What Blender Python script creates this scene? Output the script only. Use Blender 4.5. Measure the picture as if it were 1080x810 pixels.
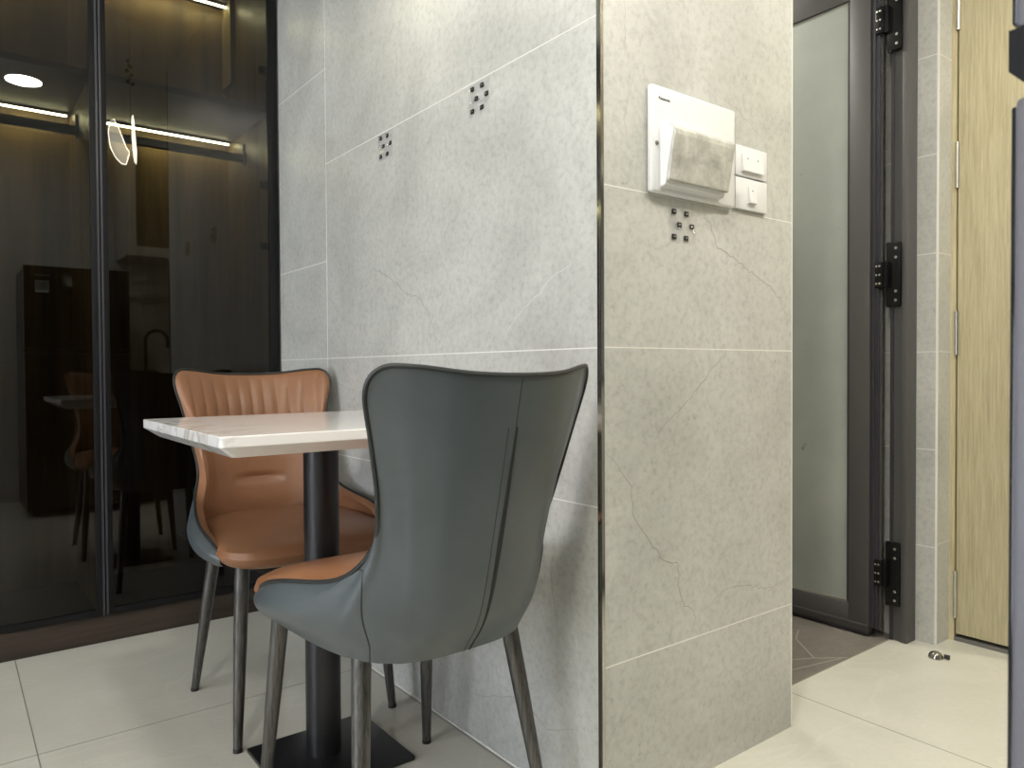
import bpy, bmesh, math, random
from mathutils import Vector, Matrix
random.seed(4)
for o in list(bpy.data.objects): bpy.data.objects.remove(o)
S = bpy.context.scene
COL = S.collection
PI = math.pi

# ------------------------------------------------------------------ camera
FPX = 780.0
cam_d = bpy.data.cameras.new('camera'); cam = bpy.data.objects.new('camera', cam_d); COL.objects.link(cam)
yd = Vector((-57.6-540, 394-405, FPX)).normalized()
xd = Vector((1558-540, 385-405, FPX)); xd = (xd - yd*xd.dot(yd)).normalized()
zu = xd.cross(yd)
if zu.y > 0: zu = -zu
right = Vector((xd.x, yd.x, zu.x)); up = -Vector((xd.y, yd.y, zu.y)); back = -Vector((xd.z, yd.z, zu.z))
M4 = Matrix((right, up, back)).transposed().to_4x4(); M4.translation = Vector((0, 0, 0.85))
cam.matrix_world = M4
cam_d.sensor_width = 36; cam_d.lens = 36*FPX/1080; cam_d.clip_start = 0.02
cam_d.dof.use_dof = True; cam_d.dof.focus_distance = 1.75; cam_d.dof.aperture_fstop = 20
S.camera = cam
# ------------------------------------------------------------------ world, exposure
S.view_settings.view_transform = 'Standard'; S.view_settings.look = 'None'
S.view_settings.gamma = 1; S.view_settings.use_curve_mapping = False
S.view_settings.exposure = 0.33
W = bpy.data.worlds.new('sky'); S.world = W; W.use_nodes = True
bg = W.node_tree.nodes['Background']; bg.inputs[0].default_value = (0.80, 0.88, 1.0, 1); bg.inputs[1].default_value = 3.0
# daylight through the balcony window on the left
DAY_POWER = 31.0
DOWN_L = 172.0
wl = bpy.data.lights.new('window_daylight', 'AREA'); wl.shape = 'RECTANGLE'; wl.size = 1.9; wl.size_y = 1.9
wl.energy = DAY_POWER; wl.color = (0.86, 0.90, 1.0)
wo = bpy.data.objects.new('window_daylight', wl); COL.objects.link(wo)
wo.location = (-3.12, 1.15, 1.25); wo.rotation_euler = (0, -PI/2, 0)

# ------------------------------------------------------------------ helpers
class MB:
    def __init__(s): s.v=[]; s.f=[]; s.m=[]; s.sm=[]
    def add(s, vs, fs, mi=0, smooth=False):
        b=len(s.v); s.v+= [tuple(v) for v in vs]
        for f in fs: s.f.append([b+i for i in f]); s.m.append(mi); s.sm.append(smooth)
        return s
    def box(s, x0,x1,y0,y1,z0,z1, mi=0, bev=0, seg=2):
        bm=bmesh.new(); bmesh.ops.create_cube(bm,size=1)
        for v in bm.verts: v.co=Vector(((x0+x1)/2+v.co.x*(x1-x0),(y0+y1)/2+v.co.y*(y1-y0),(z0+z1)/2+v.co.z*(z1-z0)))
        if bev: bmesh.ops.bevel(bm,geom=bm.edges[:],offset=bev,segments=seg,profile=.5,affect='EDGES')
        return s.bm(bm,mi,bool(bev))
    def bm(s,bm,mi=0,smooth=False):
        bm.verts.index_update()
        s.add([v.co for v in bm.verts],[[v.index for v in f.verts] for f in bm.faces],mi,smooth); bm.free(); return s
    def tube(s, pts, r, mi=0, n=10, closed=False, cap=True):
        pts=[Vector(p) for p in pts]; N=len(pts); rs=r if isinstance(r,(list,tuple)) else [r]*N
        T=[]
        for i in range(N):
            a=pts[i-1] if (i>0 or closed) else pts[i]; b=pts[(i+1)%N] if (i<N-1 or closed) else pts[i]
            T.append((b-a).normalized())
        ref=Vector((0,0,1)) if abs(T[0].z)<.9 else Vector((1,0,0))
        nrm=(ref-T[0]*ref.dot(T[0])).normalized(); vs=[]
        for i in range(N):
            nrm=(nrm-T[i]*nrm.dot(T[i])).normalized(); bn=T[i].cross(nrm)
            for k in range(n):
                a=2*PI*k/n; vs.append(pts[i]+(nrm*math.cos(a)+bn*math.sin(a))*rs[i])
        fs=[]
        for i in range(N if closed else N-1):
            j=(i+1)%N
            for k in range(n): fs.append([i*n+k,i*n+(k+1)%n,j*n+(k+1)%n,j*n+k])
        if cap and not closed: fs.append(list(range(n))[::-1]); fs.append([(N-1)*n+k for k in range(n)])
        return s.add(vs,fs,mi,True)
    def lathe(s, prof, c=(0,0,0), mi=0, n=32, axis='z'):
        vs=[];c=Vector(c)
        for r,z in prof:
            for k in range(n):
                a=2*PI*k/n; p=(r*math.cos(a),r*math.sin(a),z)
                if axis=='y': p=(p[0],p[2],p[1])
                if axis=='x': p=(p[2],p[0],p[1])
                vs.append(c+Vector(p))
        fs=[]
        for i in range(len(prof)-1):
            for k in range(n): fs.append([i*n+k,i*n+(k+1)%n,(i+1)*n+(k+1)%n,(i+1)*n+k])
        fs.append(list(range(n))[::-1]); fs.append([(len(prof)-1)*n+k for k in range(n)])
        return s.add(vs,fs,mi,True)
    def grid(s, P, mi=0, smooth=True, flip=False):
        R=len(P); C=len(P[0]); vs=[p for r in P for p in r]; fs=[]
        for i in range(R-1):
            for j in range(C-1):
                q=[i*C+j,i*C+j+1,(i+1)*C+j+1,(i+1)*C+j]; fs.append(q[::-1] if flip else q)
        return s.add(vs,fs,mi,smooth)
    def build(s,name,mats,parent=None,loc=None):
        me=bpy.data.meshes.new(name); me.from_pydata(s.v,[],s.f)
        mats = mats if isinstance(mats,(list,tuple)) else [mats]
        for m in mats: me.materials.append(m)
        me.polygons.foreach_set('material_index',s.m); me.polygons.foreach_set('use_smooth',s.sm)
        me.update()
        bm=bmesh.new(); bm.from_mesh(me); bmesh.ops.recalc_face_normals(bm,faces=bm.faces[:])
        for e in bm.edges:
            if len(e.link_faces)==2 and e.calc_face_angle(0)>math.radians(38): e.smooth=False
        bm.to_mesh(me); bm.free()
        o=bpy.data.objects.new(name,me); COL.objects.link(o)
        if parent is not None: o.parent=parent
        if loc: o.location=loc
        return o
def thing(name,label,cat,loc=(0,0,0),rz=0,group=None):
    o=bpy.data.objects.new(name,None); COL.objects.link(o); o.empty_display_size=.1
    o.location=loc; o.rotation_euler=(0,0,rz); return tag(o,label,cat,group)
def tag(o,label,cat,group=None):
    o['label']=label; o['category']=cat
    if group: o['group']=group
    return o
def struct(o): o['kind']='structure'; return o
def rel(parent,o):   # keep world coords under a moved parent (parents here are unrotated)
    o.location=-parent.location; return o

# ------------------------------------------------------------------ materials
def mat(name, col=(.5,.5,.5), rough=.5, metal=0, spec=.5, coat=0, emit=None, es=0, alpha=None):
    m=bpy.data.materials.new(name); m.use_nodes=True; b=m.node_tree.nodes['Principled BSDF']
    b.inputs['Base Color'].default_value=(*col,1); b.inputs['Roughness'].default_value=rough
    b.inputs['Metallic'].default_value=metal; b.inputs['Specular IOR Level'].default_value=spec
    b.inputs['Coat Weight'].default_value=coat
    if emit: b.inputs['Emission Color'].default_value=(*emit,1); b.inputs['Emission Strength'].default_value=es
    return m
def nodes(m): return m.node_tree.nodes, m.node_tree.links, m.node_tree.nodes['Principled BSDF']
def tc(N,L,scale=(1,1,1),rot=(0,0,0)):
    t=N.new('ShaderNodeTexCoord'); mp=N.new('ShaderNodeMapping'); mp.inputs['Scale'].default_value=scale; mp.inputs['Rotation'].default_value=rot
    L.new(t.outputs['Object'],mp.inputs[0]); return mp.outputs[0]
def noise(N,L,vec,scale,detail=4,rough=.5,dist=0):
    n=N.new('ShaderNodeTexNoise'); n.inputs['Scale'].default_value=scale; n.inputs['Detail'].default_value=detail
    n.inputs['Roughness'].default_value=rough; n.inputs['Distortion'].default_value=dist; L.new(vec,n.inputs['Vector']); return n.outputs['Fac']
def ramp(N,L,fac,stops):
    r=N.new('ShaderNodeValToRGB'); e=r.color_ramp.elements
    while len(e)<len(stops): e.new(.5)
    for i,(p,c) in enumerate(stops): e[i].position=p; e[i].color=(*c,1) if len(c)==3 else c
    L.new(fac,r.inputs[0]); return r.outputs[0]
def mix(N,L,fac,a,b,mode='MIX'):
    x=N.new('ShaderNodeMix'); x.data_type='RGBA'; x.blend_type=mode
    for sock,val in ((0,fac),(6,a),(7,b)):
        if isinstance(val,(int,float)): x.inputs[sock].default_value=val
        elif isinstance(val,tuple): x.inputs[sock].default_value=(*val,1)
        else: L.new(val,x.inputs[sock])
    return x.outputs[2]
def bump(N,L,b,h,strength,dist=.002):
    bp=N.new('ShaderNodeBump'); bp.inputs['Strength'].default_value=strength; bp.inputs['Distance'].default_value=dist
    L.new(h,bp.inputs['Height']); L.new(bp.outputs[0],b.inputs['Normal'])

def tile_mat(name,c0,c1,c2,rough=.33,vein=.12,spec=.45,grain=.8):
    m=mat(name,c1,rough,spec=spec); N,L,b=nodes(m); v=tc(N,L)
    base=ramp(N,L,noise(N,L,v,2.6,6,.62,.6),[(.3,c0),(.5,c1),(.72,c2)])
    fine=ramp(N,L,noise(N,L,v,70,5,.75),[(.30,(.74,.74,.74)),(.5,(1,1,1)),(.72,(1.12,1.12,1.12))])
    c=mix(N,L,grain,base,fine,'MULTIPLY')
    pits=ramp(N,L,noise(N,L,v,38,3,.6),[(.26,(.62,.62,.61)),(.31,(1,1,1))])
    c=mix(N,L,.55*min(1,grain*1.3),c,pits,'MULTIPLY')
    vn=ramp(N,L,noise(N,L,v,1.5,3,.5,1.6),[(.485,(0,0,0)),(.5,(1,1,1)),(.515,(0,0,0))])
    c=mix(N,L,mix(N,L,1.0,vn,(vein,vein,vein),'MULTIPLY'),c,(c2[0]*1.12,c2[1]*1.12,c2[2]*1.12))
    L.new(c,b.inputs['Base Color'])
    rr=ramp(N,L,noise(N,L,v,9,4,.6),[(.3,(rough-.05,)*3),(.7,(rough+.07,)*3)]); L.new(rr,b.inputs['Roughness'])
    bump(N,L,b,noise(N,L,v,60,4,.6),.08*grain,.001)
    return m
M_TILE=tile_mat('grey_wall_tile',(.445,.445,.415),(.53,.53,.495),(.61,.61,.575))
M_GROUT=mat('white_grout',(.82,.81,.76),.6)
M_CRACK=mat('dark_tile_vein',(.34,.33,.30),.5)
M_PALEVEIN=mat('pale_tile_vein',(.66,.65,.62),.4)
M_FLOOR=tile_mat('cream_floor_tile',(.59,.575,.50),(.625,.61,.53),(.67,.655,.58),rough=.085,vein=.2,spec=.5,grain=.16)
M_FLOORJOINT=mat('floor_joint',(.24,.22,.18),.6)
M_BATH=tile_mat('grey_bathroom_tile',(.155,.14,.12),(.21,.19,.165),(.27,.25,.22),rough=.35,vein=.0)
M_BATHVEIN=mat('bathroom_tile_vein',(.36,.34,.31),.4)
M_WHITE=mat('white_ceiling_paint',(.72,.72,.70),.8)
M_PAINT=mat('pale_wall_paint',(.66,.65,.62),.7)
M_CHROME=mat('polished_steel',(.50,.48,.45),.10,metal=1)
M_STEEL=mat('brushed_steel',(.55,.54,.50),.3,metal=1)
M_WHITEPL=mat('white_plastic',(.80,.80,.80),.28)
M_BLACKMET=mat('black_powdercoat',(.012,.012,.014),.32)
M_CHARCOAL=mat('charcoal_aluminium',(.095,.092,.092),.5,metal=.15)
M_CHARCOAL2=mat('dark_charcoal_aluminium',(.05,.05,.06),.38,metal=.2)
M_BLACKALU=mat('black_anodised_aluminium',(.006,.006,.007),.5,spec=.25)
M_HINGE=mat('black_hinge_steel',(.008,.008,.009),.25,metal=.3)
M_SCREW=mat('bright_screw',(.75,.74,.70),.25,metal=1)
M_SCREW2=mat('dull_screw',(.22,.21,.19),.3,metal=.8)
M_DARKPL=mat('dark_plastic',(.02,.02,.022),.35)
M_RUBBER=mat('black_rubber',(.01,.01,.01),.6)

def wood(name,c0,c1,scale=(1,1,1),rough=.45,axis='z',mixf=.5,fs=60):
    m=mat(name,c1,rough); N,L,b=nodes(m)
    sc={'z':(1,1,.05),'x':(.05,1,1)}[axis]
    v=tc(N,L,tuple(a*s for a,s in zip(sc,scale)))
    n1=noise(N,L,v,fs,5,.7,.4); n2=noise(N,L,v,9,4,.6,1.0)
    c=mix(N,L,mixf,ramp(N,L,n1,[(.3,c0),(.65,c1)]),ramp(N,L,n2,[(.35,c0),(.62,c1)]))
    L.new(c,b.inputs['Base Color']); bump(N,L,b,n1,.15,.0006); return m
M_OAK=wood('pale_oak_veneer',(.42,.36,.21),(.66,.59,.385),rough=.42,mixf=.18,fs=130)
M_DARKWOOD=wood('dark_walnut_plinth',(.012,.008,.005),(.062,.042,.029),axis='x',rough=.55)
M_INWOOD=wood('brown_walnut_board',(.022,.013,.004),(.36,.235,.095),rough=.45,mixf=.6,fs=42)
def leather(name,c,rough=.42,mott=.12,spec=.5):
    m=mat(name,c,rough,spec=spec); N,L,b=nodes(m); v=tc(N,L)
    k0=tuple(x*(1-mott) for x in c); k1=tuple(min(1,x*(1+mott)) for x in c)
    L.new(ramp(N,L,noise(N,L,v,7,5,.6,.4),[(.3,k0),(.7,k1)]),b.inputs['Base Color'])
    bump(N,L,b,noise(N,L,v,420,3,.7),.12,.0005); return m
M_GREY=leather('grey_green_leatherette',(.080,.094,.100),.31)
M_TAN=leather('tan_leatherette',(.285,.132,.064),.38)
M_PIPE=mat('dark_piping',(.018,.021,.021),.45)
M_TANWORN=mat('tan_stitching',(.18,.07,.025),.5)
m=mat('gunmetal_leg',(.15,.145,.14),.34,metal=.75); N,L,b=nodes(m)
v=tc(N,L,(1,1,.02)); L.new(ramp(N,L,noise(N,L,v,260,3,.6),[(.3,(.065,.063,.060)),(.7,(.15,.145,.138))]),b.inputs['Base Color']); M_LEG=m
# marble tabletop
m=mat('white_marble_top',(.8,.79,.77),.12); N,L,b=nodes(m); v=tc(N,L)
vn=ramp(N,L,noise(N,L,v,3.2,5,.55,2.2),[(.46,(0,0,0)),(.5,(1,1,1)),(.54,(0,0,0))])
msk=ramp(N,L,noise(N,L,v,2.1,2,.5),[(.42,(0,0,0)),(.62,(.8,.8,.8))])
f=mix(N,L,1.0,vn,msk,'MULTIPLY')
L.new(mix(N,L,f,(.82,.81,.80),(.42,.36,.30)),b.inputs['Base Color']); M_MARBLE=m
# tinted glass of the wardrobe: clear tint, mirror by angle (Schlick), only on the outer side of each face
def tint_glass(name,tint,f0=.045):
    m=bpy.data.materials.new(name); m.use_nodes=True; N=m.node_tree.nodes; L=m.node_tree.links; N.clear()
    out=N.new('ShaderNodeOutputMaterial'); mx=N.new('ShaderNodeMixShader'); t=N.new('ShaderNodeBsdfTransparent'); g=N.new('ShaderNodeBsdfGlossy')
    t.inputs[0].default_value=(*tint,1); g.inputs['Roughness'].default_value=0.0; g.inputs[0].default_value=(1,1,1,1)
    lw=N.new('ShaderNodeLayerWeight'); lw.inputs[0].default_value=.5
    p=N.new('ShaderNodeMath'); p.operation='POWER'; p.inputs[1].default_value=5
    L.new(lw.outputs['Facing'],p.inputs[0])
    mr=N.new('ShaderNodeMapRange'); mr.inputs[3].default_value=f0; mr.inputs[4].default_value=1; L.new(p.outputs[0],mr.inputs[0])
    ge=N.new('ShaderNodeNewGeometry'); sb=N.new('ShaderNodeMath'); sb.operation='SUBTRACT'; sb.inputs[0].default_value=1; L.new(ge.outputs['Backfacing'],sb.inputs[1])
    ml=N.new('ShaderNodeMath'); ml.operation='MULTIPLY'; L.new(mr.outputs[0],ml.inputs[0]); L.new(sb.outputs[0],ml.inputs[1])
    L.new(ml.outputs[0],mx.inputs[0]); L.new(t.outputs[0],mx.inputs[1]); L.new(g.outputs[0],mx.inputs[2]); L.new(mx.outputs[0],out.inputs[0]); return m
M_TINT=tint_glass('smoked_glass',(.41,.405,.385),.043)
M_CLEAR=tint_glass('clear_plastic',(.985,.985,.99),.05)
# frosted glass
m=mat('frosted_glass',(.36,.385,.35),.32,spec=.4); N,L,b=nodes(m); v=tc(N,L)
spots=ramp(N,L,noise(N,L,v,16,2,.5),[(.235,(.45,.45,.45)),(.27,(1,1,1))])
cl=ramp(N,L,noise(N,L,v,3,4,.6),[(.3,(.31,.335,.31)),(.7,(.40,.425,.39))])
L.new(mix(N,L,.7,cl,spots,'MULTIPLY'),b.inputs['Base Color']); M_FROST=m
m=mat('dusty_plastic_cover',(.42,.41,.36),.35); N,L,b=nodes(m); v=tc(N,L)
L.new(ramp(N,L,noise(N,L,v,26,6,.7,.3),[(.3,(.34,.335,.30)),(.5,(.53,.525,.47)),(.7,(.70,.69,.64))]),b.inputs['Base Color']); M_DUST=m
M_LED=mat('led_strip_light',(1,1,1),.5,emit=(1,.98,.58),es=52)
M_DOWN=mat('downlight_diffuser',(1,1,1),.5,emit=(1,.953,.85),es=DOWN_L)
M_PEND=mat('glowing_acrylic',(1,1,1),.4,emit=(1,.93,.74),es=22)
M_ACRYL=mat('etched_acrylic',(.9,.88,.8),.3,emit=(1,.93,.74),es=3.0)

# ------------------------------------------------------------------ structure
CX,CY=0.960,0.982          # corner of the tiled column
CE=1.583                   # right end of the column
WY=2.615                   # wardrobe front
RX=2.396                   # right hand wall
CEIL=2.45
def strip_x(mb,x,y0,y1,z,mi=1,w=.0024,t=.0004): mb.box(x-t,x+.002,y0,y1,z-w/2,z+w/2,mi)      # on a face looking to -X
def strip_y(mb,y,x0,x1,z,mi=1,w=.0024,t=.0004): mb.box(x0,x1,y-t,y+.002,z-w/2,z+w/2,mi)      # on a face looking to -Y
def crack(mb,pts,face,w,mi):      # thin flush ribbon on a wall; pts are (u,z)
    P=[]
    for i in range(len(pts)-1):
        (a,b_),(c,d)=pts[i],pts[i+1]; n=5
        for k in range(n):
            t=k/n; j=.0035 if k else 0
            P.append((a+(c-a)*t+random.uniform(-j,j), b_+(d-b_)*t+random.uniform(-j,j)))
    P.append(pts[-1]); vs=[]; N=len(P)
    for i,(u,z) in enumerate(P):
        a=P[max(i-1,0)]; b_=P[min(i+1,N-1)]; dx,dz=b_[0]-a[0],b_[1]-a[1]; l=math.hypot(dx,dz) or 1
        ww=.68*w*(.35+.65*math.sin(PI*(i+.5)/N))*random.uniform(.6,1.1)/2
        for s_ in (-1,1):
            uu,zz=u-s_*dz/l*ww, z+s_*dx/l*ww
            vs.append((face[1]-.0003,uu,zz) if face[0]=='x' else (uu,face[1]-.0003,zz))
    mb.add(vs,[[2*i,2*i+1,2*i+3,2*i+2] for i in range(N-1)],mi)

# floor
mb=MB(); mb.box(-3.2,3.3,-.62,1.113,-.06,0,0); mb.box(-3.2,CE,1.113,3.25,-.06,0,0)
for x in (-2.25,-1.45,-.65,.15,.95,1.75,2.55): mb.box(x-.0012,x+.0012,-.62,1.113 if x>CE else 3.25,-.01,.0003,1)
for y in (1.94,.34,2.74): mb.box(-3.2,CE if y>1.1 else 3.3,y-.0012,y+.0012,-.01,.0003,1)
struct(mb.build('floor',[M_FLOOR,M_FLOORJOINT]))
mb=MB(); mb.box(CE,RX,1.113,3.1,-.06,-.003,0); mb.box(CE,RX,1.110,1.117,-.02,.0006,1)
def fl(mb,pts,w,mi):
    for (a,b_),(c,d) in zip(pts[:-1],pts[1:]):
        l=math.hypot(c-a,d-b_); nx,ny=-(d-b_)/l*w/2,(c-a)/l*w/2
        mb.add([(a+nx,b_+ny,-.0026),(a-nx,b_-ny,-.0026),(c-nx,d-ny,-.0026),(c+nx,d+ny,-.0026)],[[0,1,2,3]],mi)
fl(mb,[(1.80,1.30),(2.02,1.18),(2.1,1.12)],.006,2); fl(mb,[(2.02,1.18),(2.12,1.30),(2.2,1.34)],.005,2); fl(mb,[(1.6,1.25),(1.9,1.17),(2.1,1.125)],.005,2); fl(mb,[(1.9,1.55),(2.05,1.48)],.005,2)
struct(mb.build('floor_bathroom',[M_BATH,M_FLOORJOINT,M_BATHVEIN]))
struct(MB().box(-3.2,3.3,-.62,3.25,CEIL,CEIL+.06).build('ceiling',M_WHITE))

# tiled column between kitchen and bathroom
mb=MB(); mb.box(CX,CE,CY,3.25,-.05,CEIL,0)
for z in (.594,.891,1.502,2.10): strip_x(mb,CX,CY+.01,2.21,z)
for z in (.30,.594,.891,1.197,1.80,2.40): strip_x(mb,CX,2.21,WY+.01,z)
mb.box(CX-.0004,CX+.002,2.2088,2.2112,0,CEIL,1)
mb.box(CX-.004,CX+.002,CY+.01,WY,0,.0035,1)
for z in (.294,.892,1.192,1.79): strip_y(mb,CY,CX+.008,CE,z)
mb.box(CE-.0025,CE+.0006,CY-.0006,CY+.004,0,CEIL,1); mb.box(CX+.004,CX+.0065,CY-.0006,CY+.002,0,CEIL,1)
crack(mb,[(1.97,1.165),(1.90,1.168),(1.886,1.135),(1.86,1.128),(1.80,1.105),(1.75,1.08),(1.70,1.05),(1.65,1.042),(1.60,1.0),(1.57,.955),(1.555,.90)],('x',CX),.0034,2)
crack(mb,[(1.70,1.50),(1.71,1.36),(1.70,1.22),(1.71,1.14),(1.60,1.15)],('x',CX),.0016,2)
crack(mb,[(1.72,1.95),(1.66,1.82),(1.70,1.66)],('x',CX),.0018,2)
crack(mb,[(1.30,.893),(1.24,.96),(1.19,.99),(1.12,1.035),(1.05,1.06)],('x',CX),.0030,3)
crack(mb,[(1.10,.55),(1.13,.45),(1.11,.34),(1.05,.27)],('x',CX),.0022,2)
crack(mb,[(1.42,.10),(1.30,.13),(1.22,.155),(1.14,.12),(1.06,.15)],('x',CX),.0026,2)
crack(mb,[(1.252,1.165),(1.27,1.16),(1.281,1.148),(1.303,1.106),(1.333,1.099),(1.363,1.089),(1.40,1.072),(1.439,1.058),(1.497,1.038),(1.535,1.006),(1.554,.98),(1.578,.957)],('y',CY),.0040,2)
crack(mb,[(1.335,.889),(1.30,.862),(1.235,.81),(1.19,.775),(1.145,.748),(1.11,.715),(1.085,.72)],('y',CY),.0034,2)
crack(mb,[(.965,.70),(1.0,.672),(1.04,.625),(1.043,.57),(1.10,.50),(1.13,.47),(1.175,.455),(1.178,.40),(1.19,.375),(1.225,.345),(1.23,.325)],('y',CY),.0040,2)
crack(mb,[(1.26,.345),(1.33,.375),(1.42,.368),(1.47,.35),(1.56,.352)],('y',CY),.0026,2)
crack(mb,[(1.05,1.42),(1.02,1.32),(1.03,1.27)],('y',CY),.0016,2)
crack(mb,[(1.02,1.56),(1.024,1.49),(1.022,1.44)],('y',CY),.0020,2)
crack(mb,[(1.30,1.43),(1.36,1.415),(1.42,1.39),(1.47,1.36)],('y',CY),.0018,2)
struct(mb.build('wall_middle',[M_TILE,M_GROUT,M_CRACK,M_PALEVEIN]))
# polished corner profile
mb=MB(); mb.box(CX-.0018,CX+.006,CY-.0018,CY+.009,0,CEIL,0)
mb.box(CX-.0022,CX-.0015,CY+.002,CY+.006,0,CEIL,0)
struct(mb.build('trim_1',M_CHROME))

# right wall with the bathroom return and the door recess
mb=MB(); mb.box(RX,RX+.16,1.0,3.25,-.05,CEIL,0)
for z in (.3,.6,.9,1.2,1.5,1.8,2.1): strip_x(mb,RX,1.0,3.1,z,w=.0022)
for z in (.31,.9,1.2,1.8): mb.box(RX,RX+.12,.9994,1.002,z-.001,z+.001,1)
mb.box(RX-.0012,RX+.004,.9985,1.004,0,CEIL,1)
struct(mb.build('wall_right',[M_TILE,M_GROUT]))
mb=MB(); mb.box(RX+.16,3.3,1.0,1.2,0,CEIL,0)
mb.box(RX,RX+.16,-.62,.02,0,CEIL,0); mb.box(RX,RX+.16,.02,1.0,2.13,CEIL,0); mb.box(3.24,3.3,-.62,1.2,0,CEIL,0)
struct(mb.build('wall_entrance',[M_TILE]))
# other walls
mb=MB(); mb.box(-3.2,3.3,-.72,-.60,0,CEIL,0)
for z in (.3,.9,1.52,1.823,2.12): mb.box(-3.2,3.3,-.602,-.5992,z-.0012,z+.0012,1)
for x in (-2.6,-1.4,-.2,1.0,2.2): mb.box(x-.0012,x+.0012,-.602,-.5992,0,CEIL,1)
struct(mb.build('wall_front',[M_TILE,M_GROUT]))
struct(MB().box(-3.2,CX,3.16,3.25,-.05,CEIL).build('wall_back',M_PAINT))
mb=MB(); mb.box(CE,RX,3.1,3.25,-.05,CEIL,0)
for z in (.3,.9,1.5,2.1): mb.box(CE,RX,3.0995,3.102,z-.0012,z+.0012,1)
struct(mb.build('wall_bathroom',[M_TILE,M_GROUT]))
mb=MB(); mb.box(-3.3,-3.2,-.72,.15,0,CEIL); mb.box(-3.3,-3.2,2.15,3.25,-.05,CEIL); mb.box(-3.3,-3.2,.15,2.15,2.25,CEIL); mb.box(-3.3,-3.2,.15,2.15,0,.25)
struct(mb.build('wall_left',M_PAINT))
mb=MB()
for y0,y1 in ((.15,.21),(2.09,2.15),(1.12,1.18)): mb.box(-3.28,-3.22,y0,y1,.25,2.25)
for z0,z1 in ((.25,.31),(2.19,2.25)): mb.box(-3.28,-3.22,.15,2.15,z0,z1)
w=struct(mb.build('window_1',M_CHARCOAL))
MB().box(-3.255,-3.25,.2,2.1,.3,2.2).build('window_pane',M_CLEAR,w)
# bathroom doorway: charcoal frame
mb=MB(); mb.box(2.335,RX,1.060,1.078,0,2.19,0,.0015); mb.box(2.343,RX,1.078,1.112,0,2.19,0)
mb.box(2.339,2.345,1.078,1.084,0,2.19,0); mb.box(2.337,2.345,1.104,1.113,0,2.19,1)
mb.box(CE,2.335,1.060,1.112,2.135,2.19,0,.0015); mb.box(CE,CE+.04,1.060,1.112,0,2.135,0,.0015)
mb.box(CE,RX,1.075,1.112,2.19,CEIL,2)
struct(mb.build('trim_2',[M_CHARCOAL,M_CHARCOAL2,M_TILE]))

# bathroom door leaf, folded inward (plane X = 2.31), parts
DX=2.31
d1=bpy.data.objects.new('door_1',None); COL.objects.link(d1); struct(d1); d1.location=(DX,1.16,0)
def P(mb,name,mats,par): return rel(par,mb.build(name,mats,par))
mb=MB(); mb.box(DX,DX+.038,1.165,1.231,.012,2.115,0,.0015); mb.box(DX,DX+.038,1.78,1.845,.012,2.115,0,.0015)
mb.box(DX,DX+.038,1.231,1.78,.012,.092,0,.0015); mb.box(DX,DX+.038,1.231,1.78,2.025,2.115,0,.0015)
mb.box(DX-.004,DX,1.165,1.845,.030,.036,0); mb.box(DX+.004,DX+.034,1.168,1.842,.002,.014,1)
mb.box(DX+.006,DX+.032,1.138,1.165,.03,2.05,1); mb.box(DX+.002,DX+.010,1.150,1.156,.03,2.05,1); mb.box(DX+.014,DX+.020,1.133,1.140,.03,2.05,0)
mb.box(DX+.004,DX+.009,1.231,1.239,.092,2.025,1); mb.box(DX+.004,DX+.009,1.231,1.78,.092,.097,2)
P(mb,'door_frame',[M_CHARCOAL,M_CHARCOAL2,M_STEEL],d1)
P(MB().box(DX+.009,DX+.015,1.231,1.78,.092,2.025),'glass_pane',M_FROST,d1)
for zc in (1.925,1.14,.209):
    h=P(MB().box(2.3355,2.343,1.080,1.104,zc-.099,zc+.099,0,.001).box(2.327,2.3355,1.080,1.122,zc-.097,zc+.097,0,.001)
        .tube([(2.334,1.116,zc-.1),(2.334,1.116,zc+.1)],.0065).box(2.312,2.334,1.112,1.128,zc-.04,zc+.04,0).box(2.306,2.316,1.124,1.147,zc-.04,zc+.04,0,.001),'hinge',M_HINGE,d1)
    mb=MB()
    for dz in (-.08,-.052,.052,.08): mb.lathe([(.0045,0),(.0045,-.0015),(.002,-.0022)],(2.3268,1.092,zc+dz),axis='x',n=10)
    for dz in (-.027,0,.027):
        for yy in (1.1415,1.132): mb.lathe([(.0032,0),(.0032,-.001),(.0012,-.0018)],(2.3058,yy,zc+dz),axis='x',n=8)
    s=mb.build('screw',M_SCREW,h); s.location=(0,0,0)

# entrance side: oak door in its recess
d2=bpy.data.objects.new('door_2',None); COL.objects.link(d2); struct(d2); d2.location=(2.49,.5,0)
P(MB().box(2.49,2.53,.06,.981,.022,2.10,0,.0015),'door_leaf',M_OAK,d2)
mb=MB(); mb.box(2.486,2.555,.985,1.0,.0,2.13); mb.box(2.486,2.555,.02,.057,0,2.13); mb.box(2.486,2.555,.057,.985,2.103,2.13)
P(mb,'door_frame',M_OAK,d2)
P(MB().box(2.487,2.56,.02,1.0,.0,.012),'threshold',mat('grey_sill',(.16,.155,.14),.4),d2)
for z0,z1 in ((1.892,2.03),(1.409,1.546),(.894,1.026),(.077,.219)):
    P(MB().tube([(2.486,.982,z0),(2.486,.982,z1)],.0062,n=12).tube([(2.486,.982,z0-.004),(2.486,.982,z0)],.0068,n=12),'hinge',M_STEEL,d2)

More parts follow.
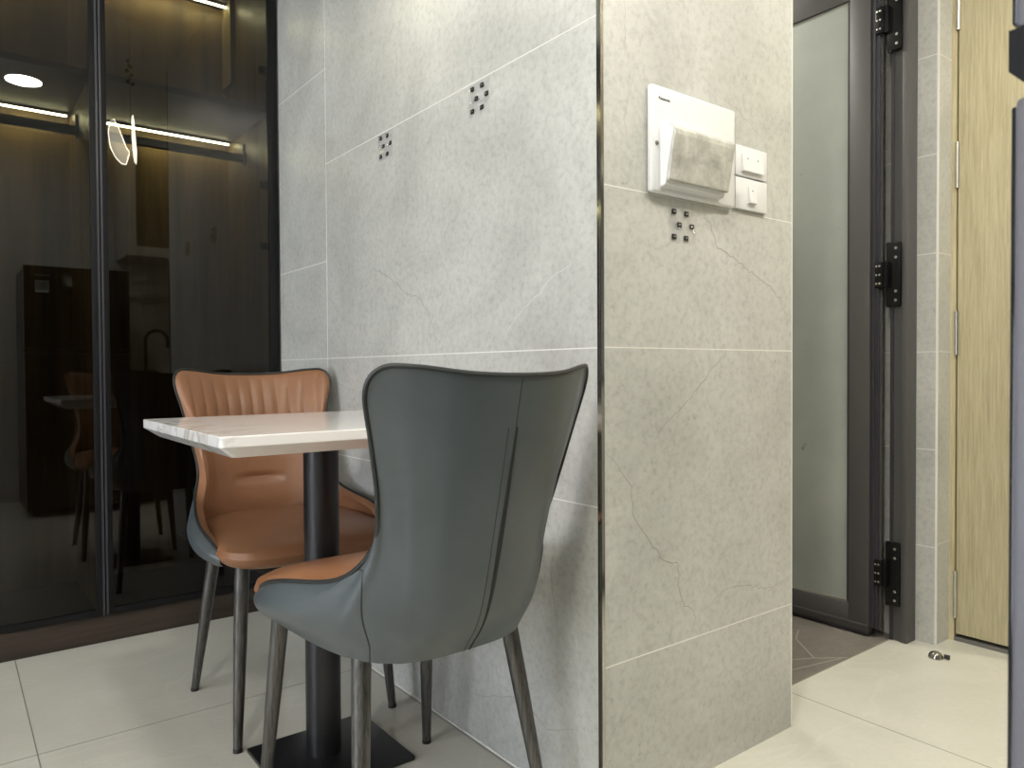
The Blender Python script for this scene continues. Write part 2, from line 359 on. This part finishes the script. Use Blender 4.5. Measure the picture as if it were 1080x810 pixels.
# ------------------------------------------------------------------ wardrobe
wd=thing('wardrobe','tall built-in wardrobe with smoked glass doors, black frames and glowing shelf strips','wardrobe',(.4,2.9,0))
LX=-1.30; BX=CX-.006
P(MB().box(LX,BX,3.13,3.155,0,CEIL-.005),'back_panel',M_INWOOD,wd)
P(MB().box(.935,BX,2.64,3.13,.085,CEIL-.005),'side_panel',M_INWOOD,wd)
P(MB().box(.372,.392,2.64,3.13,.085,CEIL-.005),'side_panel',M_INWOOD,wd)
P(MB().box(-.20,-.18,2.64,3.13,.085,CEIL-.005),'side_panel',M_INWOOD,wd)
P(MB().box(LX,LX+.02,2.64,3.13,.085,CEIL-.005),'side_panel',M_INWOOD,wd)
P(MB().box(LX,BX,2.625,3.13,0,.085,0,.001),'plinth',M_DARKWOOD,wd)
bays=[(LX+.02,-.20),(-.18,.372),(.392,.935)]
for a,b_ in bays:
    P(MB().box(a,b_,2.64,3.13,2.323,2.343),'shelf',M_DARKWOOD,wd)
    P(MB().box(a,b_,2.645,3.13,1.777,1.797),'shelf',M_DARKWOOD,wd)
    for z in (1.764,2.310):
        st_=P(MB().box(a+.006,b_-.012,3.064,3.078,z+.004,z+.013),'led_channel',M_BLACKALU,wd); MB().box(a+.008,b_-.014,3.066,3.076,z-.001,z+.004).build('led_strip',M_LED,st_)  # dark channel added above each strip to block its upward light
    r=P(MB().tube([(a+.004,2.915,1.675),(b_-.004,2.915,1.675)],.016,n=16),'hanging_rod',M_BLACKALU,wd)
    for q in (a+.004,b_-.004):
        k=MB().lathe([(.024,-.004),(.024,.004)],(q,2.915,1.675),axis='x',n=20).box(q-.004,q+.004,2.911,2.919,1.69,1.73).build('rod_bracket',M_BLACKALU,r)
P(MB().box(.917,.935,3.02,3.13,2.0,2.322),'corner_post',mat('pale_wood_post',(.42,.33,.17),.5),wd)
# doors
for i,(a,b_) in enumerate([(LX,-.745),(-.74,-.185),(-.18,.3885),(.3905,BX)]):
    dd=bpy.data.objects.new('glass_door',None); COL.objects.link(dd); dd.parent=wd; dd.location=-wd.location
    f=MB(); y0,y1=WY,WY+.018; sw=.024 if i<3 else .022; rw=.024 if i<3 else .033
    f.box(a,a+sw,y0,y1,.088,CEIL-.01,0,.001); f.box(b_-rw,b_,y0,y1,.088,CEIL-.01,0,.001)
    f.box(a+sw,b_-rw,y0,y1,.088,.108,0); f.box(a+sw,b_-rw,y0,y1,CEIL-.03,CEIL-.01,0)
    f.box(a+.001,a+.007,y0-.0015,y0,.088,CEIL-.01,1) if i==3 else None
    if i==2: f.box(b_-.007,b_-.001,y0-.0015,y0,.088,CEIL-.01,1)
    o=f.build('door_frame',[M_BLACKALU,M_CHARCOAL2],dd)
    g=MB().box(a+.004,b_-.004,WY+.006,WY+.010,.092,CEIL-.012).build('glass_pane',M_TINT,dd)
for z in (.30,1.30,1.52,1.93,2.30):
    mb=MB(); mb.box(.905,.934,2.648,2.664,z-.012,z+.012,0,.002); mb.lathe([(.012,-.006),(.012,.0)],(.930,2.67,z),axis='x',n=14); mb.lathe([(.003,-.0015),(.003,0)],(.918,2.66,z),axis='x',n=8,mi=1)
    P(mb,'hinge',[M_HINGE,M_SCREW],wd)

# ------------------------------------------------------------------ dining table
TX,TY=.655,1.55
tb=thing('dining_table','small rectangular white marble-look table on a single black post','table',(TX,TY,0))
def rrect(hx,hy,r,z,n=5):
    o=[]
    for sx,sy,a0 in ((1,1,0),(-1,1,PI/2),(-1,-1,PI),(1,-1,1.5*PI)):
        for k in range(n+1):
            a=a0+PI/2*k/n; o.append((sx*(hx-r)+r*math.cos(a), sy*(hy-r)+r*math.sin(a), z))
    return o
def stack(loops,mi=0,smooth=False):
    mb=MB(); n=len(loops[0]); vs=[p for l in loops for p in l]; fs=[]
    for i in range(len(loops)-1):
        for k in range(n): fs.append([i*n+k,i*n+(k+1)%n,(i+1)*n+(k+1)%n,(i+1)*n+k])
    fs.append(list(range(n))[::-1]); fs.append([(len(loops)-1)*n+k for k in range(n)]); mb.add(vs,fs,mi,smooth); return mb
ZT=.7435
stack([rrect(.272,.272,.008,ZT-.039),rrect(.274,.274,.008,ZT-.0375),rrect(.299,.299,.010,ZT-.0195),rrect(.300,.300,.010,ZT-.018),rrect(.300,.300,.010,ZT-.0015),rrect(.2985,.2985,.009,ZT)]).build('tabletop',M_MARBLE,tb)
MB().lathe([(.038,.010),(.038,ZT-.040)],n=40).build('pedestal',M_BLACKMET,tb)
MB().box(-.134,.147,-.148,.112,0,.010,0,.002).build('base_plate',M_BLACKMET,tb)
MB().box(-.11,.11,-.11,.11,ZT-.042,ZT-.036).build('mounting_plate',M_BLACKMET,tb)

# ------------------------------------------------------------------ chairs
R_=[(0,-.365,.842),(.088,-.356,.845),(.165,-.325,.855),(.206,-.297,.853),(.221,-.277,.820),(.204,-.262,.745),(.184,-.244,.655),(.176,-.216,.580),(.200,-.145,.520),(.228,.02,.488),(.220,.115,.458),(.208,.158,.434)]
A_=[(0,-.315,.62),(.085,-.303,.62),(.134,-.277,.615),(.149,-.261,.61),(.158,-.247,.60),(.167,-.233,.590),(.179,-.218,.568),(.190,-.180,.530),(.224,-.10,.485),(.247,.03,.462),(.234,.12,.440),(.213,.158,.426)]
B_=[(0,-.272,.46),(.078,-.264,.46),(.121,-.244,.46),(.145,-.227,.46),(.165,-.208,.458),(.184,-.187,.456),(.203,-.165,.454),(.216,-.125,.45),(.236,-.05,.443),(.244,.05,.430),(.230,.12,.420),(.211,.157,.416)]
C_=[(0,-.222,.383),(.065,-.219,.383),(.11,-.206,.383),(.135,-.19,.384),(.152,-.172,.384),(.165,-.15,.385),(.176,-.12,.385),(.185,-.085,.386),(.196,-.02,.389),(.208,.06,.397),(.207,.12,.403),(.203,.152,.409)]
def cr(p0,p1,p2,p3,t): return .5*((2*p1)+(-p0+p2)*t+(2*p0-5*p1+4*p2-p3)*t*t+(-p0+3*p1-3*p2+p3)*t*t*t)
def crv(pts,u,mirror=False):
    n=len(pts)-1; i=min(int(u),n-1); t=u-i
    if i>0: p0=pts[i-1]
    else: p0=(Vector((-pts[1].x,pts[1].y,pts[1].z)) if mirror else 2*pts[0]-pts[1])
    p3=pts[i+2] if i+2<=n else 2*pts[n]-pts[n-1]
    return cr(p0,pts[i],pts[i+1],p3,t)
ROWS=[[Vector(p) for p in r] for r in (C_,B_,A_,R_)]
NU=11
def shell_pt(u,v):     # u in [-11,11], v 0..1
    s=-1 if u<0 else 1; au=abs(u)
    col=[crv(r,au,True) for r in ROWS]
    p=crv(col,v*3); return Vector((s*p.x,p.y,p.z))
def shell_n(u,v):
    e=.02; a=shell_pt(min(u+e,NU),v)-shell_pt(max(u-e,-NU),v); b_=shell_pt(u,min(1,v+e))-shell_pt(u,max(0,v-e))
    n=a.cross(b_); 
    if n.length<1e-9: return Vector((0,-1,0))
    n.normalize(); p=shell_pt(u,v)
    if n.dot(Vector((p.x,p.y-.02,-.02)))<0: n=-n
    return n
def make_chair():
    t=bpy.data.objects.new('dining_chair',None); COL.objects.link(t)
    nu,nv=132,40
    us=[-NU+2*NU*i/nu for i in range(nu+1)]
    Pg=[[shell_pt(u,k/nv) for u in us] for k in range(nv+1)]
    mb=MB(); mb.grid(Pg); 
    rim=[shell_pt(u,1) for u in us]
    # underside, closing the bottom loop
    c=Vector((0,.02,.392)); bot=Pg[0]; mb.add([c]+bot+[Vector((0,.165,.405))],[[0,i+1,i+2] for i in range(len(bot)-1)]+[[0,len(bot),len(bot)+1],[0,len(bot)+1,1]],1)
    mb.build('shell',[M_GREY,M_RUBBER],t)
    # padded lining
    nu2,nv2=440,76; G=[]
    for k in range(nv2+1):
        v=.12+.88*k/nv2; row=[]
        for i in range(nu2+1):
            u=-NU+2*NU*i/nu2
            p=shell_pt(u,v); n=shell_n(u,v)
            w=1-v; th=.030*min(1,(w*7))**.55
            edge=(NU-abs(u)); th*=min(1,.25+edge/1.6)
            # vertical flutes on the upper back
            if abs(u)<5.5 and p.z>.66:
                fz=min(1,(p.z-.66)/.012)*min(1,max(0,w*9)); th+=.0062*(abs(math.sin(PI*p.x/.037))**.6-.6)*fz*min(1,(5.5-abs(u))/.8)
            if .652<p.z<.666 and abs(u)<6: th-=.004
            # short horizontal dimple of the lumbar pad
            dz=(p.z-(.548-.25*p.x*p.x))/.010
            if abs(p.x)<.085 and abs(u)<5: th-=.010*math.exp(-dz*dz)*(1-(p.x/.085)**2)
            th+=.008*math.exp(-((p.z-.50)/.05)**2)*(1 if abs(u)<5 else 0)*max(0,1-(p.x/.16)**2)
            dd_=Vector((0,.05,p.z))-p; dd_.z=0; dd_.normalize(); row.append(p+dd_*th)
        G.append(row)
    MB().grid(G,flip=True).build('lining',M_TAN,t)
    # piping along the rim
    MB().tube([r+Vector((0,0,.001)) for r in rim],.0038,n=8).build('piping',M_PIPE,t)
    # zip down the back and seams
    vs=[1-.115-.885*k/40 for k in range(41)]
    pts=[];rs=[]
    for q in vs: pts.append(shell_pt(.02,q)+shell_n(0,q)*-.0006); rs.append(.0022+.0022*math.sin(PI*min(1,max(0,(.9-q)*1.6))))
    MB().tube(pts,rs,n=8).build('zip',M_RUBBER,t)
    MB().tube([shell_pt(-.16-.0*q,q)-shell_n(-.16,q)*.0004 for q in vs],.0011,n=6).build('seam',M_PIPE,t)
    MB().tube([shell_pt(.0,1-.115*k/8)-shell_n(0,1-.115*k/8)*.0003 for k in range(9)],.0009,n=6).build('seam',M_PIPE,t)
    su=lambda v: 4.3+3.05*(.5-.5*math.cos(PI*min(1,max(0,(v-.12)/.80))))
    for s in (-1,1): MB().tube([shell_pt(s*su(q/24),q/24)-shell_n(s*su(q/24),q/24)*.0004 for q in range(25)],.0016,n=6).build('seam',M_PIPE,t)
    # seat cushion
    def loop(hx,yf,yb,z,n=96,e=4.6,crown=0):
        o=[]
        for k in range(n):
            a=2*PI*k/n; c_,s_=math.cos(a),math.sin(a)
            x=hx*math.copysign(abs(c_)**(2/e),c_); yc=(yf+yb)/2; hy=(yf-yb)/2; y=yc+hy*math.copysign(abs(s_)**(2/e),s_)
            if y<yc: x*=1-.26*((yc-y)/hy)**2
            o.append((x,y,z))
        return o
    seat=stack([loop(.182,.200,-.20,.400),loop(.200,.226,-.21,.408),loop(.215,.244,-.225,.420),loop(.222,.250,-.23,.434),loop(.219,.243,-.23,.448),loop(.205,.216,-.22,.461),loop(.165,.165,-.19,.470),loop(.10,.10,-.10,.474),loop(.03,.04,-.04,.475)],smooth=True)
    st=seat.build('seat',M_TAN,t)
    # legs
    for sx,sy in ((-1,1),(1,1),(-1,-1),(1,-1)):
        foot=Vector((sx*.19,.2 if sy>0 else -.2,0)); 
        if sy<0: foot.x=sx*.195
        top=Vector((sx*(.165 if sy>0 else .152),.160 if sy>0 else -.132,.405))
        o=MB().tube([foot+(top-foot)*q for q in (.018,.3,.6,1)],[.0098,.0125,.0150,.0168],n=24).build('leg',M_LEG,t)
        MB().tube([foot,foot+(top-foot)*.022],[.0102,.0103],n=20).build('foot_cap',M_RUBBER,o)
    return t
ch=make_chair()
tag(ch,'grey-green leatherette dining chair seen from behind, nearest the camera, side seam and back zip','chair','dining chairs at the small table')
ca=math.radians(2.5); ch.rotation_euler=(0,0,ca); ch.location=(.861-(.19*math.cos(ca)-.2*math.sin(ca)),1.453-(.19*math.sin(ca)+.2*math.cos(ca)),0)
def dup(r,loc,rz,label,group):
    c=r.copy(); COL.objects.link(c); c.location=loc; c.rotation_euler=(0,0,rz); c['label']=label; c['group']=group
    for k in [o for o in bpy.data.objects if o.parent==r]:
        d=k.copy(); COL.objects.link(d); d.parent=c
        for g in [o for o in bpy.data.objects if o.parent==k]:
            e=g.copy(); COL.objects.link(e); e.parent=d
    return c
dup(ch,(.703,1.868,0),PI+math.radians(-2.2),'dining chair facing the camera with fluted tan backrest, tucked behind the marble table','dining chairs at the small table')

# ------------------------------------------------------------------ text
def text(body,size,parent,M,m,name='lettering',ext=.0004):
    cu=bpy.data.curves.new(name,'FONT'); cu.body=body; cu.size=size; cu.extrude=ext; cu.align_x='LEFT'
    tmp=bpy.data.objects.new('tmp_text',cu); COL.objects.link(tmp)
    bpy.context.view_layer.update()
    me=bpy.data.meshes.new_from_object(tmp.evaluated_get(bpy.context.evaluated_depsgraph_get()))
    bpy.data.objects.remove(tmp); me.materials.clear(); me.materials.append(m); me.transform(M)
    o=bpy.data.objects.new(name,me); COL.objects.link(o); o.parent=parent; return o

# ------------------------------------------------------------------ breaker panel and switches on the column's right face
bp=thing('breaker_panel','square white breaker box with a dusty grey flip cover, left of two switches','electrical panel',(1.2135,CY,1.3))
Fy=.967
MBb=MB().box(1.082,1.345,Fy,CY-.0003,1.193,1.400,0,.006,3)
P(MBb,'face_plate',M_WHITEPL,bp)
# hood: wedge standing off the plate
def hood(x0,x1,grow,prof,mi=0,n=12):
    mb=MB(); vs=[]
    for x in (x0,x1):
        for y,z in prof: vs.append((x,y,z))
    k=len(prof); fs=[[i,(i+1)%k,k+(i+1)%k,k+i] for i in range(k)]+[list(range(k)),[k+i for i in range(k)][::-1]]
    mb.add(vs,fs,mi,False); return mb
prof=[(Fy,1.322),(.950,1.320),(.936,1.314),(.934,1.306),(.950,1.222),(.953,1.206),(Fy,1.202)]
o=P(hood(1.103,1.288,0,prof),'hood',M_WHITEPL,bp)
bmod=o.modifiers.new('bevel','BEVEL'); bmod.width=.003; bmod.segments=3
prof=[(.9495,1.3215),(.938,1.3175),(.9305,1.309),(.9305,1.300),(.9455,1.216),(.9500,1.2145),(.9520,1.217),(.9395,1.302),(.943,1.312)]
o=P(hood(1.106,1.292,0,prof),'flip_cover',M_DUST,bp); bmod=o.modifiers.new('bevel','BEVEL'); bmod.width=.002; bmod.segments=2
for x,z in ((1.095,1.287),(1.3,1.318),(1.3,1.284)): P(MB().lathe([(.0042,0),(.0042,-.002),(.0015,-.003)],(x,Fy,z),axis='y',n=14),'screw',M_SCREW2,bp)
T=Matrix.Translation((1.101,Fy-.0002,1.3725))@Matrix.Rotation(PI/2,4,'X')
rel(bp,text('Panasonic',.0085,bp,T,M_DARKPL))
for (z0,z1,rk,lab) in ((1.2695,1.3345,[(1.375,1.412,1.279,1.316),(1.412,1.449,1.279,1.316)],'upper white wall switch plate with a wide double rocker, right of breaker box'),
                       (1.1975,1.2655,[(1.399,1.424,1.212,1.248)],'lower white wall switch plate with one narrow rocker, right of breaker box')):
    sw=thing('light_switch',lab,'light switch',(1.413,CY,(z0+z1)/2),group='switch plates beside the breaker box')
    P(MB().box(1.3545,1.470,CY-.008,CY-.0003,z0,z1,0,.0015),'plate',M_WHITEPL,sw)
    for a,b_,c,d in rk:
        mb=MB(); y=CY-.008
        mb.add([(a,y,c),(b_,y,c),(b_,y,d),(a,y,d),(a,y-.007,c+.001),(b_,y-.007,c+.001),(b_,y-.002,d),(a,y-.002,d)],[[0,1,5,4],[1,2,6,5],[2,3,7,6],[3,0,4,7],[4,5,6,7],[0,3,2,1]])
        r=P(mb,'rocker',M_WHITEPL,sw)
        MB().lathe([(.0016,0),(.0016,-.0006)],((a+b_)/2,y-.0032,d-.008),axis='y',n=8).build('indicator',M_DARKPL,r)

# ------------------------------------------------------------------ clear adhesive hook plates
def hook_plate(label):
    t=bpy.data.objects.new('wall_hook',None); COL.objects.link(t); tag(t,label,'wall hook','clear adhesive hook plates on the tiles')
    MB().box(-.041,.041,-.0016,-.0004,-.036,.036,0,.0004).build('plate',M_CLEAR,t)
    for x,z in ((-.026,.026),(.012,.025),(-.010,.001),(.029,.001),(-.026,-.024),(.011,-.024)):
        w_,h_=.0064,.0050
        o=MB().box(x-w_,x+w_,-.0030,-.0016,z-h_,z+h_,0,.0012).build('adhesive_pad',M_DARKPL,t)
        MB().box(x-.0028,x+.0028,-.0036,-.0030,z-.001,z+.0012).build('pad_glint',M_STEEL,o)
    for x in (-.022,.024):
        MB().tube([(x,-.002,.002),(x,-.006,-.004),(x,-.010,-.014),(x,-.015,-.018),(x,-.019,-.012)],[.004,.0045,.004,.0035,.003],n=10).build('hook',M_CLEAR,t)
    return t
h1=hook_plate('clear hook plate with dark pads stuck directly below the breaker box'); h1.location=(1.187,CY,1.140)
def rot_x(o,y,z): o.location=(CX,y,z); o.rotation_euler=(0,0,-PI/2)
h2=dup(h1,(CX,1.367,1.461),-PI/2,'right-hand clear hook plate with dark pads on the long tiled wall, nearer the corner','clear adhesive hook plates on the tiles')
h3=dup(h1,(CX,1.812,1.462),-PI/2,'left-hand clear hook plate with dark pads on the long tiled wall, nearer the wardrobe','clear adhesive hook plates on the tiles')

# ------------------------------------------------------------------ door stop
ds=thing('door_stop','small steel dome door stop on the cream floor near the oak door','door stop',(2.292,.957,0))
MB().lathe([(.020,0),(.020,.004),(.018,.010),(.014,.016),(.007,.020),(.001,.021)],n=24).build('dome',M_CHROME,ds)
MB().tube([(.006,-.020,.010),(.012,-.034,.008)],[.006,.007],n=12).build('bumper',M_RUBBER,ds)

# ------------------------------------------------------------------ refrigerator
FX,FY=.3645,.124
fr=thing('refrigerator','tall dark two-door fridge, its blurred door edge at the right border','refrigerator',(.643,-.15,0))
M_FR=mat('black_fridge_glass',(.006,.006,.008),.12); M_FRS=mat('grey_fridge_side',(.15,.15,.17),.4,metal=.3); M_FRG=mat('fridge_grip_plastic',(.012,.012,.014),.6,spec=.15)
P(MB().box(FX+.004,.916,-.50,FY-.062,.03,1.475,0,.004),'body',[mat('fridge_cabinet',(.06,.06,.067),.4)],fr)
def fdoor(z0,z1,name):
    mb=MB(); mb.box(FX,.92,FY-.058,FY-.002,z0,z1,0,.003); mb.box(FX+.003,.917,FY-.004,FY,z0+.003,z1-.003,1,.001); return P(mb,name,[M_FRS,M_FR],fr)
fd=fdoor(.9945,1.48,'freezer_door'); fdoor(.05,.9655,'fridge_door')
mb=MB(); vs=[]
for x in (FX,.92): vs+=[(x,FY-.058,.9705),(x,FY-.006,.9705),(x,FY,.977),(x,FY,.9945),(x,FY-.058,.9945)]
mb.add(vs,[[0,1,2,3,4],[9,8,7,6,5]]+[[i,(i+1)%5,5+(i+1)%5,5+i] for i in range(5)]); g=P(mb,'door_grip',M_FRG,fr)
for x in (.42,.87):
    for y in (-.42,.02): P(MB().lathe([(.02,0),(.02,.032)],(x,y,0),n=16),'foot',M_RUBBER,fr)
P(MB().box(.422,.492,FY,FY+.0008,1.321,1.393,0).box(.427,.487,FY+.0006,FY+.0012,1.34,1.387,1).box(.427,.487,FY+.0006,FY+.0012,1.325,1.333,2),'sticker',[mat('sticker_grey',(.35,.36,.38),.4),mat('sticker_green',(.16,.20,.17),.4),mat('sticker_white',(.75,.75,.77),.4)],fr)
mb=MB()
for k in range(8): mb.box(.424+k*.0095,.4305+k*.0095,FY,FY+.0008,1.419,1.427)
P(mb,'badge',M_STEEL,fr)

# ------------------------------------------------------------------ kitchen run behind the camera (seen mirrored in the wardrobe glass)
M_CAB=mat('grey_cabinet_paint',(.42,.41,.37),.4); M_CTOP=mat('dark_stone',(.03,.03,.032),.2)
kc=thing('kitchen_base_cabinet','low grey kitchen cabinet run reflected beside the fridge','cabinet',(1.6,-.3,0))
P(MB().box(.95,2.25,-.595,-.02,.08,.80).box(.95,2.25,-.55,-.07,0,.08,1),'body',[M_CAB,M_DARKPL],kc)
for a,b_ in ((.955,1.38),(1.385,1.81),(1.815,2.245)):
    dr=P(MB().box(a,b_,-.02,-.002,.09,.79,0,.002),'door',M_CAB,kc)
    MB().tube([(b_-.05,.012,.66),(b_-.05,.012,.76)],.005,n=10).build('handle',M_STEEL,dr)
wt=MB().box(.94,2.27,-.598,.0,.80,.835,0,.002).build('countertop',M_CTOP); tag(wt,'dark stone kitchen worktop reflected beside the fridge','countertop')
fc=thing('faucet','black arched kitchen tap reflected in the right glass door','faucet',(1.105,-.38,.835))
arc=[(0,0,0),(0,0,.22)]+[(.072-.072*math.cos(PI*k/12),0,.235+.072*math.sin(PI*k/12)) for k in range(13)]+[(.144,0,.20)]
MB().tube(arc,.012,n=14).lathe([(.025,0),(.025,.01),(.014,.03)],n=20).build('spout',M_DARKPL,fc)
MB().lathe([(.014,.19),(.014,.205)],(.144,0,0),n=16).build('nozzle',M_CHROME,fc)
MB().tube([(0,0,.06),(0,.05,.08)],.006,n=10).build('lever',M_DARKPL,fc)
uc=thing('kitchen_wall_cabinet','pale wall cabinet with recessed door reflected above the tap','cabinet',(1.5,-.4,1.9))
P(MB().box(.960,2.2,-.598,-.205,1.625,2.44,0,.002),'body',M_CAB,uc)
for a,b_ in ((.962,1.36),(1.364,1.77),(1.774,2.198)):
    mb=MB(); y0,y1=-.203,-.183
    mb.box(a,a+.06,y0,y1,1.63,2.43); mb.box(b_-.06,b_,y0,y1,1.63,2.43); mb.box(a+.06,b_-.06,y0,y1,1.63,1.69); mb.box(a+.06,b_-.06,y0,y1,2.37,2.43); mb.box(a+.06,b_-.06,y0,y1-.012,1.69,2.37,1)
    P(mb,'door',[M_CAB,mat('cabinet_door_panel',(.10,.085,.05),.3)],uc)
rl=thing('utensil_rail','steel rail with small hooks on the tiles reflected under the wall cabinet','rail',(1.5,-.58,1.395))
P(MB().tube([(1.0,-.575,1.395),(2.0,-.575,1.395)],.008,n=10).tube([(1.03,-.6,1.395),(1.03,-.575,1.395)],.006).tube([(1.97,-.6,1.395),(1.97,-.575,1.395)],.006),'bar',M_STEEL,rl)
for k in range(9):
    x=1.06+k*.028
    P(MB().tube([(x,-.575,1.401),(x,-.566,1.395),(x,-.568,1.36),(x,-.555,1.345),(x,-.545,1.352)],.0025,n=8),'hook',M_STEEL,rl)

# ------------------------------------------------------------------ pendant over the table (out of frame, seen mirrored)
pl=thing('pendant_lamp','hanging butterfly lamp with glowing acrylic wings, reflected in the right glass door','lamp',(.69,1.48,CEIL))
MB().lathe([(.05,-.025),(.06,-.0),],n=28).build('canopy',M_WHITEPL,pl)
MB().tube([(0,0,-.025),(0,0,-.52)],.0009,n=6).build('cord',M_DARKPL,pl)
for k in range(9):
    a=k*2.4; z=-.165-.0145*k
    MB().lathe([(.001,-.011),(.010,0),(.001,.011)],(.012*math.cos(a),.012*math.sin(a),z),n=6).build('crystal',M_CHROME if k%3 else M_CLEAR,pl)
def wing(off,ang,name,m):
    # outline in local (s,z): s outwards
    out=[(.006,-.030),(.020,-.012),(.050,.075),(.070,.115),(.086,.10),(.092,.05),(.085,-.01),(.066,-.055),(.040,-.085),(.022,-.088),(.016,-.070),(.012,-.050)]
    c,s=math.cos(ang),math.sin(ang)
    f=lambda u,z:(u*c+off[0],u*s+off[1],z-.562)
    n=len(out); mb=MB()
    for q in (-.0015,.0015): pass
    nx,ny=-s*.0018,c*.0018
    vs=[(f(u,z)[0]+nx,f(u,z)[1]+ny,f(u,z)[2]) for u,z in out]+[(f(u,z)[0]-nx,f(u,z)[1]-ny,f(u,z)[2]) for u,z in out]
    mb.add(vs,[list(range(n)),[n+i for i in range(n)][::-1]]+[[i,(i+1)%n,n+(i+1)%n,n+i] for i in range(n)],0)
    w_=mb.build(name,m,pl)
    MB().tube([f(u,z) for u,z in out],.0028,closed=True,n=6).build('glowing_edge',M_PEND,w_)
    mb=MB()
    for k in range(7):
        t=k/7; mb.tube([f(.014+.006*k,-.06+.014*k),f(.048+.006*k,-.055+.022*k)],.0009,n=5)
    mb.build('wing_vein',M_PEND,w_)
wing((.001,.002),math.radians(200),'wing',M_ACRYL); wing((.022,.017),math.radians(112),'wing',M_PEND)
MB().tube([(0,0,-.50),(.0,0,-.62)],[.003,.006],n=8).build('lamp_body',M_STEEL,pl)
for x,y,z in ((-.03,.02,-.40),(.06,-.02,-.39),(.03,.03,-.47)):
    MB().tube([(x,y,-.03),(x,y,z)],.0004,n=4).lathe([(.0008,z-.02),(.0035,z-.008),(.001,z+.01)],(x,y,0),n=6).build('crystal_drop',M_CLEAR,pl)

# ------------------------------------------------------------------ ceiling downlights
def downlight(x,y,label):
    t=thing('ceiling_downlight',label,'ceiling light',(x,y,CEIL),group='round ceiling downlights')
    MB().lathe([(.098,-.006),(.100,0)],n=40).lathe([(.096,-.010),(.098,-.004)],n=40).build('rim',M_WHITEPL,t)
    MB().lathe([(.084,-.0125),(.085,-.0105)],n=40).build('diffuser',M_DOWN,t)
downlight(.362,.415,'round white ceiling downlight mirrored at upper left in the glass door')
downlight(1.42,-.12,'round ceiling downlight outside the frame, above the passage beside the bathroom door')
downlight(-.50,.10,'unseen round ceiling downlight added just left of the camera for frontal light')  # no known fixture here; added for frontal light on chair and column
downlight(-1.9,.415,'round ceiling downlight outside the frame, toward the window')
downlight(1.98,.02,'unseen round ceiling downlight added in front of the oak door to brighten the right side')  # extra lamp, added to lift the floor and column face on the right
downlight(1.95,2.0,'round ceiling downlight outside the frame, inside the bathroom')
